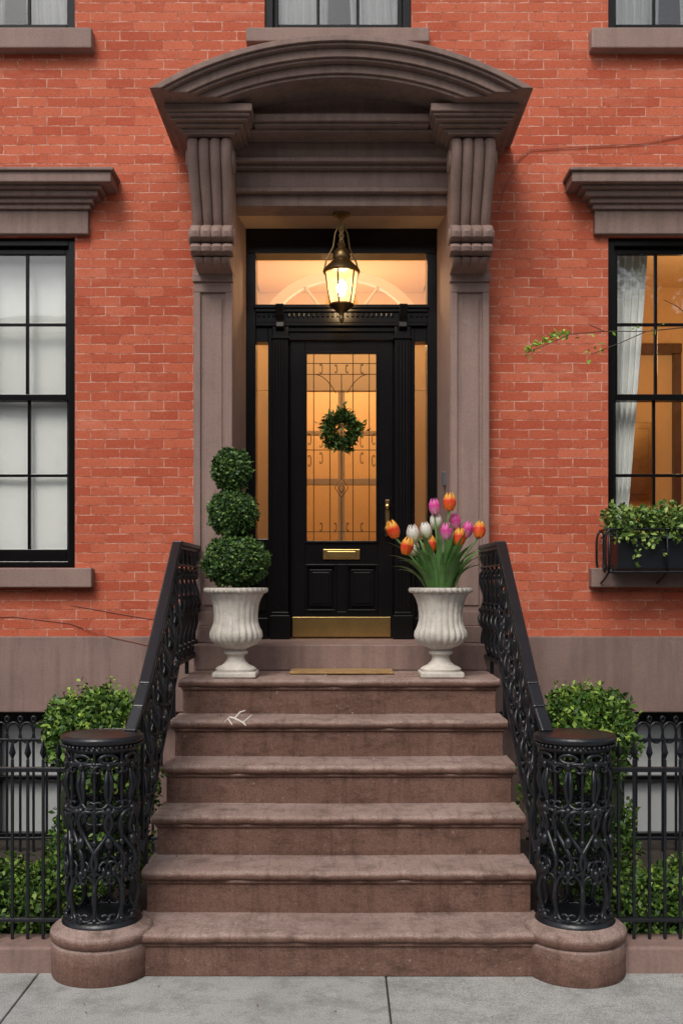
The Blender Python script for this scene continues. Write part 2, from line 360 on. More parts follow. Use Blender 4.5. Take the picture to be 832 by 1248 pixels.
for o in ops[3:]: window(o[0],o[1],o[2],o[3],6.9,'u')
cloth('roller_shade',(-2.86,-1.88),(-2.86,-1.88),1.97,4.28,7.70,.002,2)
cloth('curtain',(1.9,2.22),(1.93,2.03),2.0,4.25,7.76,.02,6)
for o in ops[3:]:
    w=o[1]-o[0]
    cloth('curtain_left',(o[0],o[0]+w*.46),(o[0],o[0]+w*.42),o[2],o[3],7.75,.015,7)
    cloth('curtain_right',(o[1]-w*.46,o[1]),(o[1]-w*.40,o[1]),o[2],o[3],7.75,.015,7)
boxes('parlour_room',[(1.4,1.5,7.82,11,1.43,5.0),(4.6,4.7,7.82,11,1.43,5.0),(1.4,4.7,11,11.1,1.43,5.0),(1.5,4.6,7.82,11,4.9,4.99),(1.5,4.6,7.82,11,1.431,1.47)],CREAM,H,bevel=0)
boxes('parlour_joinery',[(2.35,2.42,10.9,10.99,1.5,4.2),(3.4,3.47,10.9,10.99,1.5,4.2),(2.35,3.47,10.88,10.99,4.2,4.3),(1.5,2.35,10.95,10.99,2.3,2.36)],WOOD,H)
boxes('parlour_bookcase',[(3.6,4.5,10.6,10.95,1.5,1.56),(3.67,4.43,10.6,10.95,2.1,2.14),(3.67,4.43,10.6,10.95,2.7,2.74),(3.6,3.66,10.6,10.95,1.57,3.36),(4.44,4.5,10.6,10.95,1.57,3.36),(3.6,4.5,10.6,10.95,3.37,3.42)],WOOD,H)
boxes('picture_frame',[(2.6,3.2,10.93,10.98,2.7,3.5),(2.66,3.14,10.92,10.93,2.76,3.44)],ANTBR,H)
boxes('left_room',[(-4.7,-1.6,10,10.1,1.43,5.0),(-1.7,-1.6,7.82,9.99,1.43,4.89),(-4.7,-1.71,7.82,9.99,4.9,5)],CREAM,H,bevel=0)
boxes('hallway',[(-.95,-.85,8.0,11,1.43,5.0),(.85,.95,8.0,11,1.43,5.0),(-.95,.95,11.01,11.1,1.43,5.0),(-.84,.84,8.0,11,4.85,4.95)],CREAM,H,bevel=0)
boxes('vestibule_door',[(-.84,-.46,9.4,9.48,1.43,3.548),(.46,.84,9.4,9.48,1.43,3.548),(-.84,.84,9.4,9.48,3.55,3.95),(-.459,-.36,9.42,9.46,1.43,3.548),(.36,.459,9.42,9.46,1.43,3.548),(-.03,.03,9.415,9.45,2.2,3.548),(-.36,.36,9.42,9.46,2.72,2.78),(-.36,.36,9.42,9.46,3.16,3.2),(-.36,.36,9.43,9.46,1.43,2.2),(-.84,.84,9.36,9.41,3.97,4.03)],CREAMP,H)
# arched fanlight over the inner door
V=[];F=[];n=32
for i in range(n+1):
    a=pi*i/n
    for (r_,y_) in ((.52,9.36),(.60,9.36),(.60,9.44),(.52,9.44)): V.append((r_*math.cos(a)*1.2,y_,4.03+r_*math.sin(a)*.95))
for i in range(n):
    for j in range(4): F.append((i*4+j,i*4+(j+1)%4,(i+1)*4+(j+1)%4,(i+1)*4+j))
mesh('inner_fanlight_arch',V,F,CREAMP,H)
wires('inner_fanlight_bars',[[(0,9.4,4.03),(.62*math.cos(a),9.4,4.03+.5*math.sin(a))] for a in (.5,1.03,1.57,2.11,2.64)]+[[(.25*math.cos(a),9.4,4.03+.2*math.sin(a)) for a in np.linspace(0,pi,14)]],.014,CREAMP,H)

def cornice(name,x0,x1,zb,steps,m=STONE_D):
    boxes(name,[(x0-ex,x1+ex,WY-pr,WY+.02,zb+z0,zb+z1) for (z0,z1,pr,ex) in steps],m,H,bevel=.006)
for (a,b) in ((-2.872,-1.872),(1.872,2.872)):
    boxes('window_sill',[(a-.137,b+.137,7.41,7.6,1.825,1.961)],STONE,H,bevel=.008)
    cornice('window_cornice',a,b,4.296,[(0,.165,.05,.105),(.165,.20,.075,.125),(.20,.235,.10,.15),(.235,.275,.135,.19),(.275,.30,.17,.225),(.30,.372,.22,.30),(.372,.395,.24,.32)])
    boxes('window_sill_upper',[(a-.137,b+.137,7.41,7.6,5.575,5.718)],STONE,H,bevel=.008)
boxes('window_sill_centre',[(-.663,.611,7.41,7.6,5.62,5.718)],STONE,H,bevel=.008)

# ---- door surround
SPI=[((.018+.060*t)*math.cos(t*13.5),(.018+.060*t)*math.sin(t*13.5)) for t in np.linspace(0,1,50)]
for sx in (-1,1):
    def m1(L): return [(a,b,*r) if sx>0 else (-b,-a,*r) for a,b,*r in L]
    boxes('pilaster',m1([(.752,1.018,7.372,7.5,1.446,4.0),
        (.752,.800,7.352,7.38,1.66,3.86),(.970,1.018,7.352,7.38,1.66,3.86),(.752,1.018,7.352,7.38,3.86,3.93),
        (.745,1.025,7.335,7.5,3.93,3.985),(.752,1.018,7.352,7.38,1.56,1.66),(.735,1.035,7.32,7.5,1.446,1.56),
        (.822,.948,7.362,7.39,1.70,3.82)]),STONE,H,bevel=.006)
    pts=[(.749*sx,7.375),(.700*sx,7.80),(.76*sx,7.80),(.9*sx,7.6),(.9*sx,7.375)]
    prism('door_jamb',pts,'z',1.446,4.45,STONE,H)
    prof=[(6.985,4.775),(6.955,4.745),(6.945,4.69),(6.96,4.63),(6.995,4.56),(7.04,4.48),(7.085,4.40),(7.12,4.33),(7.145,4.275),(7.165,4.25),
          (7.10,4.240),(7.055,4.215),(7.04,4.18),(7.05,4.148),(7.10,4.130),(7.125,4.124),(7.085,4.112),(7.065,4.088),(7.075,4.062),(7.11,4.05),(7.15,4.045),
          (7.12,4.03),(7.135,4.01),(7.17,3.99),(7.25,3.982)]
    nx=65;V=[];F=[]
    for i in range(nx):
        u=i/(nx-1); x=sx*(.718+.29*u); r=abs(math.sin(u*pi*4)); g=.036*r**.45
        for j,(y,z) in enumerate(prof):
            f=1 if j<10 else .55
            k=1.0 if z>4.5 else (.90+.10*(z-4.25)/.25 if z>4.25 else (.97 if z>4.04 else .82))
            xx=sx*.863+(x-sx*.863)*k
            V.append((xx,y+.034*f-g*f,z))
        V.append((sx*.863+(x-sx*.863)*.82,7.5,3.982)); V.append((x,7.5,4.775))
    P=len(prof)+2
    for i in range(nx-1):
        for j in range(P): F.append((i*P+j,i*P+(j+1)%P,(i+1)*P+(j+1)%P,(i+1)*P+j))
    F.append(tuple(range(P))); F.append(tuple((nx-1)*P+j for j in range(P)))
    o=mesh('console_bracket',V,F,STONE,H,smooth=True); e=o.modifiers.new('es','EDGE_SPLIT'); e.split_angle=math.radians(38)
    sw=[]
    for (yc,zc,k_,w) in ((7.065,4.655,1.05,.149),(7.135,4.175,.78,.143)):
        for s in (-1,1): sw.append([(sx*.863+s*w,yc+a_*k_,zc+b_*k_) for a_,b_ in SPI])
    wires('bracket_volutes',sw,.010,STONE,H,1)
    boxes('hood_block',m1([(.57,1.13,6.80,7.5,4.868,4.917),(.585,1.115,6.82,7.5,4.85,4.868),(.60,1.10,6.85,7.5,4.83,4.85),(.63,1.07,6.89,7.5,4.81,4.83),(.66,1.045,6.93,7.5,4.79,4.81),(.69,1.03,6.935,7.5,4.776,4.79)]),STONE_D,H,bevel=.005)
boxes('entablature',[(-.57,.57,6.95,7.5,4.868,4.917),(-.57,.57,6.98,7.5,4.85,4.868),(-.60,.60,7.03,7.5,4.83,4.85),
    (-.72,.72,7.20,7.5,4.72,4.83),(-.72,.72,7.17,7.5,4.69,4.72),(-.72,.72,7.22,7.5,4.665,4.69),(-.74,.74,7.27,7.5,4.545,4.665),(-.745,.745,7.245,7.5,4.515,4.545),(-.748,.748,7.30,7.5,4.435,4.515)],STONE_D,H,bevel=.006)
boxes('surround_backing',sym([(.752,1.02,7.38,7.499,3.986,4.776)]),STONE,H)
zc=2.947; zb=4.92; dz=zb-zc
def ring(name,ro,ri,y0,y1,m):
    n=48;V=[];F=[]
    ao=math.acos(dz/ro); ai=math.acos(dz/ri) if ri>dz else 0
    for i in range(n+1):
        t=-1+2*i/n
        po=(ro*math.sin(t*ao),zc+ro*math.cos(t*ao))
        pi_=(ri*math.sin(t*ai),zc+ri*math.cos(t*ai)) if ri>dz else (po[0],zb)
        for (p,y) in ((po,y0),(pi_,y0),(po,y1),(pi_,y1)): V.append((p[0],y,p[1]))
    for i in range(n):
        a=i*4;b=a+4
        F+=[(a,b,b+1,a+1),(a+2,a+3,b+3,b+2),(a,a+2,b+2,b),(a+1,b+1,b+3,a+3)]
    if ri>dz: F+=[(0,1,3,2),(4*n,4*n+2,4*n+3,4*n+1)]
    return mesh(name,V,F,m,H,bevel=.004 if ri>dz else 0)
for (ro,ri,y0) in ((2.303,2.268,6.60),(2.268,2.25,6.62),(2.25,2.195,6.655),(2.195,2.178,6.675),(2.178,2.125,6.72),(2.125,2.105,6.74)):
    ring('hood_arch',ro,ri,y0,7.5,STONE_D)
ring('hood_tympanum',2.106,0.,7.03,7.5,STONE_D)
boxes('recess_ceiling',[(-.758,.758,7.33,7.96,4.45,4.55)],CEIL,H,bevel=0)
boxes('door_sill',[(-.99,.99,7.15,7.95,1.269,1.444)],BASE,H,bevel=.01)

# ---- door & frame
D=[(-.70,.70,7.80,7.98,4.268,4.448)]+sym([(.626,.70,7.80,7.98,1.446,4.268)])
D+=[(-.626,.626,7.80,7.96,3.76,3.888),(-.64,.64,7.765,7.9,3.86,3.885),(-.63,.63,7.78,7.9,3.835,3.858),(-.626,.626,7.79,7.9,3.735,3.76)]
D+=[(-.612+i*.036,-.594+i*.036,7.785,7.81,3.80,3.828) for i in range(35) if abs(abs(-.603+i*.036)-.448)>.045]
D+=sym([(.505,.538,7.83,7.95,1.446,3.735),(.538,.626,7.83,7.95,3.628,3.735),(.538,.626,7.83,7.95,2.10,2.179),(.538,.626,7.86,7.95,1.446,2.10),(.555,.61,7.845,7.9,1.65,2.05),(.538,.626,7.82,7.9,1.446,1.60),
   (.39,.505,7.80,7.96,1.446,3.735),(.376,.392,7.885,7.96,1.446,3.66),(.38,.515,7.78,7.9,3.64,3.66),(.375,.52,7.77,7.9,1.446,1.62),(.385,.51,7.78,7.9,1.62,1.645)])
D+=[(-.39,.39,7.84,7.95,3.641,3.735),(-.39,.39,7.82,7.9,3.70,3.733)]
boxes('door_frame',D,BLACK,H,bevel=.004)
rb=[]
for sx in (-1,1):
    for k in range(4):
        x=sx*(.412+k*.0235); rb.append([(x,7.803,1.66),(x,7.803,3.62)])
wires('column_flutes',rb,.009,BLACK,H)
for sx in (-1,1):
    x=sx*.448
    prism('column_cap',[(7.72,3.88),(7.735,3.80),(7.765,3.76),(7.755,3.72),(7.79,3.70),(7.85,3.70),(7.85,3.88)],'x',x-.03,x+.03,BLACK,H,bevel=.005)
DR=sym([(.268,.378,7.87,7.92,1.452,3.638)])+[(-.268,.268,7.87,7.92,3.552,3.638),(-.268,.268,7.87,7.92,1.995,2.160),(-.268,.268,7.87,7.92,1.452,1.645),(-.035,.035,7.87,7.92,1.645,1.995),(-.268,.268,7.895,7.915,1.645,1.995)]
DR+=sym([(.07,.235,7.878,7.91,1.685,1.955),(.09,.215,7.872,7.90,1.705,1.935)])
DR+=sym([(.254,.272,7.858,7.875,2.150,3.562)])+[(-.254,.254,7.858,7.875,3.545,3.562),(-.254,.254,7.858,7.875,2.150,2.167)]
for s in (-1,1):
    for (a,b,c,d) in ((.035,.05,1.645,1.995),(.253,.268,1.645,1.995),(.05,.253,1.98,1.995),(.05,.253,1.645,1.66)):
        x0,x1=sorted((s*a,s*b)); DR.append((x0,x1,7.863,7.9,c,d))
boxes('front_door',DR,BLACK,H,bevel=.003)
mesh('door_pane',[(-.268,7.9,2.16),(.268,7.9,2.16),(.268,7.9,3.552),(-.268,7.9,3.552)],[(0,1,2,3)],DGLASS,H)
mesh('transom_pane',[(-.626,7.9,3.885),(.626,7.9,3.885),(.626,7.9,4.27),(-.626,7.9,4.27)],[(0,1,2,3)],GLASS,H)
for s in (-1,1): mesh('sidelight_pane',[(s*.53,7.9,2.17),(s*.63,7.9,2.17),(s*.63,7.9,3.63),(s*.53,7.9,3.63)],[(0,1,2,3)],DGLASS,H)
yl=7.893; W=[]
def ln(x0,z0,x1,z1): W.append([(x0,yl,z0),(x1,yl,z1)])
for x in (.205,.085):
    for s in (-1,1): ln(s*x,2.165,s*x,3.55)
for z in (2.235,2.84,3.40,3.48): ln(-.265,z,.265,z)
ln(0,2.165,0,2.49); ln(0,2.63,0,3.4)
W.append([(0,yl,2.49),(.05,yl,2.56),(0,yl,2.63),(-.05,yl,2.56),(0,yl,2.49)])
W.append([(0,yl,2.52),(.025,yl,2.56),(0,yl,2.60),(-.025,yl,2.56),(0,yl,2.52)])
C=clothoid('C',5.5)
for s in (-1,1):
    for (cx,cz,h) in ((.15,3.44,.07),(.15,2.9,.08),(.15,2.78,.08),(.04,3.44,.06),(.236,2.92,.08),(.236,2.76,.08),(.15,2.27,.06),(.045,2.27,.06)):
        W.append([(s*(cx+p[0]*h*.8),yl,cz+p[1]*h) for p in C])
    W.append([(s*(.20-.16*t),yl,3.40-.14*t*t) for t in np.linspace(0,1,9)])
wires('leaded_came',W,.0032,LEAD,H,1)
boxes('kick_plate',[(-.362,.362,7.862,7.872,1.46,1.605)],BRASS,H,bevel=.002)
boxes('mail_slot',[(-.136,.136,7.858,7.872,2.03,2.105),(-.105,.105,7.852,7.86,2.045,2.09)],BRASS,H,bevel=.004)
boxes('lock_plate',[(.322,.355,7.857,7.872,2.20,2.47)],ANTBR,H,bevel=.004)
blobs('door_knobs',[((.338,7.81,2.25),.03,.022,.03),((.338,7.85,2.42),.022,.014,.022)],BRASS,H); wires('knob_shaft',[[(.338,7.87,2.25),(.338,7.82,2.25)]],.01,BRASS,H)
boxes('doorbell',[(.712,.742,7.50,7.56,2.54,2.64)],GREY,H,bevel=.004)

# wreath
WR=empty('wreath',(0,7.84,2.98))
n=2000; a=rng.random(n)*2*pi; k=1+.12*np.sin(a*5+1)
pos=np.stack([(.088+rng.normal(0,.024,n))*k*np.cos(a),7.835+rng.normal(0,.016,n),2.98+(.094+rng.normal(0,.026,n))*k*np.sin(a)],1)
leaves('wreath_leaves',pos,np.stack([np.cos(a),-.5*np.ones(n),np.sin(a)],1),.045,WR_L,WR,.7,.38)
wires('wreath_ring',[[(.088*math.cos(t),7.845,2.98+.092*math.sin(t)) for t in np.linspace(0,2*pi,30)]],.016,BARK,WR)

# ---- hanging lantern
LN=empty('hanging_lantern',(0,7.45,4.45)); c=(0,7.45,0)
lathe('canopy',[(.01,4.448),(.062,4.446),(.056,4.42),(.02,4.405),(.012,4.39)],c,ANTBR,LN,24)
wires('chain',[[(0,7.45,4.40),(0,7.45,4.22)]]+[[(.014*math.cos(t),7.45,z+.02*math.sin(t)) for t in np.linspace(0,2*pi,10)] for z in (4.36,4.32,4.28,4.24)],.005,ANTBR,LN)
lathe('roof',[(.012,4.235),(.03,4.225),(.022,4.20),(.05,4.175),(.066,4.13),(.06,4.11),(.085,4.085),(.122,4.05),(.132,4.03),(.125,4.018),(.105,4.015)],c,ANTBR,LN,24)
GL=mat_emit('lantern_glass',(1,.60,.25),2.6,.55); BULB=mat_emit('lantern_bulb',(1,.74,.42),70)
lathe('glass_body',[(.114,4.015),(.098,3.90),(.078,3.80)],c,GL,LN,24)
lathe('bulb',[(.004,3.975),(.026,3.955),(.036,3.92),(.026,3.88),(.014,3.86)],c,BULB,LN,16)
lathe('base_ring',[(.082,3.805),(.088,3.795),(.075,3.785),(.045,3.76),(.02,3.745),(.012,3.72),(.02,3.705),(.012,3.68),(.003,3.67)],c,ANTBR,LN,24)
wl=[]
for k in range(6):
    a=k*pi/3+.3; wl.append([(.118*math.cos(a),7.45+.118*math.sin(a),4.02),(.082*math.cos(a),7.45+.082*math.sin(a),3.80)])
    if k%3==0: wl.append([(.126*math.cos(a),7.45+.126*math.sin(a),4.03),(.11*math.cos(a),7.45+.11*math.sin(a),4.10),(.06*math.cos(a),7.45+.06*math.sin(a),4.20),(.045*math.cos(a),7.45+.045*math.sin(a),4.30),(0,7.45,4.38)])
wires('lantern_bars',wl,.006,ANTBR,LN)
def light(name,typ,loc,e,col,size,parent=None):
    l=bpy.data.lights.new(name,typ); l.energy=e; l.color=col; l.shadow_soft_size=size
    o=bpy.data.objects.new(name,l); o.location=loc; COL.objects.link(o)
    if parent: o.parent=parent; o.matrix_parent_inverse=Matrix.Translation(-Vector(parent.location))
    return o
light('lantern_lamp','POINT',(0,7.45,3.93),20,(1,.64,.32),.06,LN)
light('hall_lamp','POINT',(0,8.5,4.55),30,(1,.64,.32),.12,H)
light('hall_lamp_rear','POINT',(0,10.2,4.1),34,(1,.68,.38),.15,H)
light('parlour_lamp','POINT',(3.2,9.3,3.9),42,(1,.63,.32),.2,H)

# ================================================= STOOP
ST=empty('stone_steps',(-.014,6.5,0)); cx=-.014
def tread(k,z,y,yb):
    prof=[(yb,z),(y+.03,z)]+[(y+.024-.024*math.sin(t),z-.024+.024*math.cos(t)) for t in np.linspace(.3,pi/2,5)]+[(y+.001,z-.035),(y+.008,z-.046),(y+.02,z-.05),(yb,z-.05)]
    nx=120;V=[];F=[];P=len(prof); ph=[random.uniform(0,6) for _ in range(6)]
    for i in range(nx+1):
        x=cx-.98+1.96*i/nx
        w=.0026*(math.sin(x*9+ph[0])+math.sin(x*23+ph[1])*.7+math.sin(x*57+ph[2])*.6)
        chip=-.009*max(0,math.sin(x*3.1+ph[3])*math.sin(x*19+ph[4])-.55)
        sag=-.004*math.exp(-((x-cx)/.45)**2)
        for j,(yy,zz) in enumerate(prof):
            f=1 if 1<=j<P-1 and yy<y+.04 else 0
            V.append((x,yy+f*(w-chip*2),zz+(sag+ (chip+w*.4)*f if j<P-4 else 0)))
    for i in range(nx):
        for j in range(P): F.append((i*P+j,i*P+(j+1)%P,(i+1)*P+(j+1)%P,(i+1)*P+j))
    F+= [tuple(range(P)),tuple(nx*P+j for j in range(P))]
    o=mesh('tread',V,F,STEP,ST,smooth=True); e=o.modifiers.new('es','EDGE_SPLIT'); e.split_angle=math.radians(40)
LR=[]
for k in range(6):
    z=1.269-.2115*k; y=6.5-.3*k
    tread(k,z,y,7.49 if k==0 else y+.36)
    LR.append((cx-.958,cx+.958,y+.032,y+.34 if k else 7.48,z-.2115+ (0 if k==5 else -.02),z-.048))
    LR.append((cx-.966,cx+.966,y+.020,y+.1,z-.066,z-.049))
boxes('risers',LR,STEP,ST,bevel=.005)
boxes('stoop_body',[(cx-.95,cx+.95,6.75,7.47,0.0,1.1)]+[(cx-.95,cx+.95,6.5-.3*k+.2,6.5-.3*k+.7,0,1.269-.2115*k-.06) for k in range(1,6)],BASE,ST,bevel=0)
boxes('door_mat',[(-.335,.335,6.85,7.12,1.271,1.286)],MAT_,bevel=.005)
BW=mat('bleached_wood',(.70,.66,.6),.8)
DT=[[(-.66,6.04,1.07),(-.63,6.02,1.10),(-.60,6.0,1.095),(-.55,5.97,1.075),(-.50,5.95,1.12)],[(-.60,6.0,1.095),(-.57,6.0,1.13),(-.54,6.0,1.14)],[(-.55,5.97,1.075),(-.53,5.93,1.064)],[(-.64,6.03,1.09),(-.61,5.96,1.064)]]
wires('dry_twig',DT,.006,BW,None,2,[[.6,.9,1,1,.5],[.9,.7,.4],[.8,.4],[.8,.4]])
q=[]
for i in range(70):
    k=random.randint(0,5); q.append((random.uniform(-.9,.9),6.5-.3*k+random.uniform(.06,.29),1.269-.2115*k+.004))
for i in range(50): q.append((random.uniform(-1.9,1.9),random.uniform(4.4,5.0),.006))
leaves('fallen_leaf_litter',np.array(q),np.tile([0,0,1.],(len(q),1)),.014,mat_leaf('dry_leaf',[(0,(.12,.06,.03)),(.6,(.3,.2,.08)),(1,(.5,.45,.3))]),None,.25,.5)

# ================================================= IRONWORK
SC=clothoid('S',8.0,36); CC=clothoid('C',5.0); CB=clothoid('C',6.5)
for sx in (-1,1):
    R=empty('iron_railing',(cx+sx*.975,6.5,1.27)); rx=cx+sx*.985
    def top(y): return 2.10 if y>=6.5 else 2.10-.705*(6.5-y)
    ys_=[7.47,6.5,5.42,5.3,5.2]; zs=[top(7.47),top(6.5),top(5.42),1.235,1.13]; xs_=[rx,rx,rx,rx+sx*.01,rx+sx*.03]
    P=[(xs_[i],ys_[i],zs[i]) for i in range(5)]
    beams('top_rail',[(P[i],P[i+1],.062,.028) for i in range(4)]+[((p[0],p[1],p[2]-.024),(q[0],q[1],q[2]-.024),.036,.024) for p,q in zip(P[:3],P[1:4])],IRON,R,bevel=.009)
    def bot(y): return top(y)-.735
    B=[(rx,7.47,bot(7.47)),(rx,6.5,bot(6.5)),(rx,5.3,bot(5.3))]
    B2=[(rx,7.47,bot(7.47)+.60),(rx,6.5,bot(6.5)+.60),(rx,5.35,bot(5.35)+.60)]
    bb=[(B[i],B[i+1],.034,.022) for i in range(2)]+[(B2[i],B2[i+1],.024,.012) for i in range(2)]
    y=5.36; M=.19
    while y<7.45:
        bb.append(((rx,y,bot(y)),(rx,y,top(y)-.02),.018,.018)); y+=M
    for y in (5.45,5.9,6.35,6.9,7.4): 
        zt=1.269-.2115*max(0,math.ceil((6.5-y)/.3-1e-6)); bb.append(((rx,y,zt),(rx,y,bot(y)),.024,.024))
    beams('bars',bb,IRON,R)
    WL=[];BL=[]
    def mp(y0,u,v,o=0.): return (rx+o,y0+u,bot(y0+u)+v)
    y=5.36+M/2
    while y<7.42:
        for s in (-1,1):
            WL.append([mp(y,s*(.040+p[0]*.30),.165+p[1]*.29,.014*math.sin(i*.4)) for i,p in enumerate(CB*np.array([-1,1]))])
            WL.append([mp(y,s*(.040+p[0]*.28),.445+p[1]*.26,-.014*math.sin(i*.4)) for i,p in enumerate(CB)])
            WL.append([mp(y,s*(.045+p[0]*.1),.665+p[1]*.10) for p in CC])
            BL.append((mp(y,s*.045,.30),.022,.016,.034)); BL.append((mp(y,s*.05,.095),.018,.014,.014)); BL.append((mp(y,s*.05,.53),.018,.014,.02))
            for o in (-1,1): WL.append([mp(y,s*.06*t*(1.3-t*.6),.30+.11*t*o,.026*o*math.sin(t*3)) for t in np.linspace(0,1,7)])
        BL.append((mp(y,0,.305),.030,.022,.022)); BL.append((mp(y,0,.665),.020,.016,.03)); BL.append((mp(y,0,.05),.016,.013,.03))
        y+=M
    wires('scrollwork',WL,.010,IRON,R,1,taper=.55); blobs('leaf_bosses',BL,IRON,R)
    # newel post on plinth
    px=cx+sx*1.131; py=5.115
    N=empty('iron_newel_post',(px,py,0)); c=(px,py,0)
    lathe('stone_plinth',[(.232,0.0),(.236,.01),(.236,.15),(.232,.158),(.226,.165),(.238,.175),(.244,.195),(.240,.215),(.225,.229),(.205,.232),(.19,.25)],c,STEP,N,64)
    lathe('post_base',[(.178,.232),(.188,.238),(.190,.252),(.180,.268),(.170,.275)],c,IRON,N,48)
    lathe('post_cap',[(.160,1.060),(.170,1.064),(.178,1.078),(.174,1.088),(.182,1.100),(.193,1.107),(.196,1.118),(.192,1.130),(.184,1.136),(.176,1.132),(.16,1.134),(.02,1.138)],c,IRON,N,48)
    r=.163; bars=[];WL=[];BL=[]; NM=8
    for k in range(NM):
        ac=2*pi*(k+.5)/NM
        def w(u,v,o=0.): a=ac+u/r; return (px+(r+o)*math.cos(a),py+(r+o)*math.sin(a),v)
        def wb(u,v,s_=.02,h=.02): BL.append((w(u,v,.004),s_,s_,h))
        for f in (-1,1):
            # lower C pair, central heart, upper C pair: true circular curls
            WL.append([w(f*(.033+p[0]*.21),.385+p[1]*.21,.008*math.sin(i*.5)) for i,p in enumerate(CB*np.array([-1,1]))])
            WL.append([w(f*(.028+p[0]*.26),.905+p[1]*.20,.008*math.sin(i*.5)) for i,p in enumerate(CB)])
            WL.append([w(f*(.030+p[0]*.30),.645+p[1]*.30,.010*math.cos(i*.5)) for i,p in enumerate(SC*np.array([f*1.0 if k%2 else 1,1]))])
            wb(f*.022,.51,.012,.024); wb(f*.024,.785,.012,.024)
        wb(0,.285,.016,.022); wb(0,.50,.016,.020); wb(0,.795,.018,.020); wb(0,1.0,.014,.02); wb(0,.645,.020,.03)
        WL.append([w(.040*math.cos(t),1.035+.020*math.sin(t)) for t in np.linspace(0,2*pi,13)])
        a0=ac+pi/NM; q=lambda z:(px+r*math.cos(a0),py+r*math.sin(a0),z)
        bars.append([q(.26),q(1.07)])
        for z_,h_ in ((.51,.03),(.785,.03),(1.012,.014),(.285,.014),(.645,.018)): BL.append((q(z_),.014,.014,h_))
    for k in range(44): a=2*pi*k/44; BL.append(((px+.184*math.cos(a),py+.184*math.sin(a),1.090),.009,.009,.009))
    wires('post_bars',bars,.0075,IRON,N,1); wires('post_scrolls',WL,.0095,IRON,N,1,taper=.6); blobs('leaf_bosses',BL,IRON,N)
    wires('post_rings',[[(px+r*math.cos(t),py+r*math.sin(t),z) for t in np.linspace(0,2*pi,41)] for z in (1.012,.275)],.010,IRON,N)
    # fence
    FN=empty('iron_fence',(sx*2,5.19,0)); bb=[];TV=[];TF=[]
    x=1.36
    while x<5.9:
        X_=sx*x+cx
        bb.append(((X_,5.19,.125),(X_,5.19,1.0),.014,.014))
        n=len(TV); zt=1.0; w_=.017
        TV+=[(X_-w_,5.19,zt+.03),(X_+w_,5.19,zt+.03),(X_,5.19-w_,zt+.03),(X_,5.19+w_,zt+.03),(X_,5.19,zt+.10),(X_,5.19,zt-.01)]
        for (a_,b_) in ((0,2),(2,1),(1,3),(3,0)): TF+=[(n+a_,n+b_,n+4),(n+b_,n+a_,n+5)]
        x+=.075
    for z,h in ((.95,.022),(.22,.018)): bb.append(((sx*1.30+cx,5.19,z),(sx*5.9,5.19,z),.034,h))
    beams('bars',bb,IRON,FN,bevel=.002); mesh('spear_tips',TV,TF,IRON,FN)
    boxes('fence_kerb',[(min(sx*1.33,sx*6),max(sx*1.33,sx*6),5.075,5.28,-.1,.124)],BASE,bevel=.012)

# ================================================= PLANTS
for sx in (-1,1):
    B=empty('boxwood_bush',(sx*1.34,5.85,0)); x=sx*1.335
    P=[];Nn=[]
    for (c,r,n) in (((x,5.85,1.01),(.26,.26,.25),5200),((x-sx*.10,5.86,.80),(.24,.25,.3),2400),((x+.02,5.85,.45),(.27,.26,.3),2400),((x-.12,5.8,1.10),(.14,.14,.13),900),((x+.1,5.8,1.11),(.15,.14,.15),900)):
        p,d=ball_points(c,r,n,.7,.14,5); P.append(p);Nn.append(d)
    leaves('leaves',np.concatenate(P),np.concatenate(Nn),.037,BOX_L,B,.8,.55)
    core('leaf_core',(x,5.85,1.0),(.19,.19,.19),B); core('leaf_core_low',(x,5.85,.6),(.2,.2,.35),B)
    sp=[];q=[]
    for i in range(60):
        a=random.uniform(0,2*pi); e=random.uniform(.0,1.4); d=np.array([math.cos(a)*math.cos(e),math.sin(a)*math.cos(e),math.sin(e)])
        for t in np.linspace(.9,random.uniform(1.08,1.30),8): sp.append(np.array([x,5.85,1.01])+d*.26*t+rng.normal(0,.006,3)); q.append(d)
    leaves('sprigs',np.array(sp),np.array(q),.030,LIME_L,B,.6,.5)
    wires('stems',[[(x+random.uniform(-.05,.05),5.85,0),(x+random.uniform(-.1,.1),5.85,.8)] for i in range(5)],.012,BARK,B)
    HG=empty('low_hedge',(sx*2.4,5.5,0)); P=[];Nn=[]
    xx=1.50
    while xx<5.5:
        c=(sx*xx,5.52+random.uniform(-.04,.04),.22+random.uniform(-.03,.03)); r=(.2,.19,random.uniform(.18,.25))
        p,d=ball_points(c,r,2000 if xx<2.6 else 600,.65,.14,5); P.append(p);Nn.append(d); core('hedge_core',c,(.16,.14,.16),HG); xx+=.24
    P=np.concatenate(P);Nn=np.concatenate(Nn)
    leaves('leaves',P,Nn,.035,BOX_L,HG,.8,.55)
    k=rng.choice(len(P),2600); up=P[k]*1.0; up[:,2]+=.025; ok=up[:,2]>.24
    leaves('new_growth',up[ok],Nn[k][ok],.030,LIME_L,HG,.7,.5)

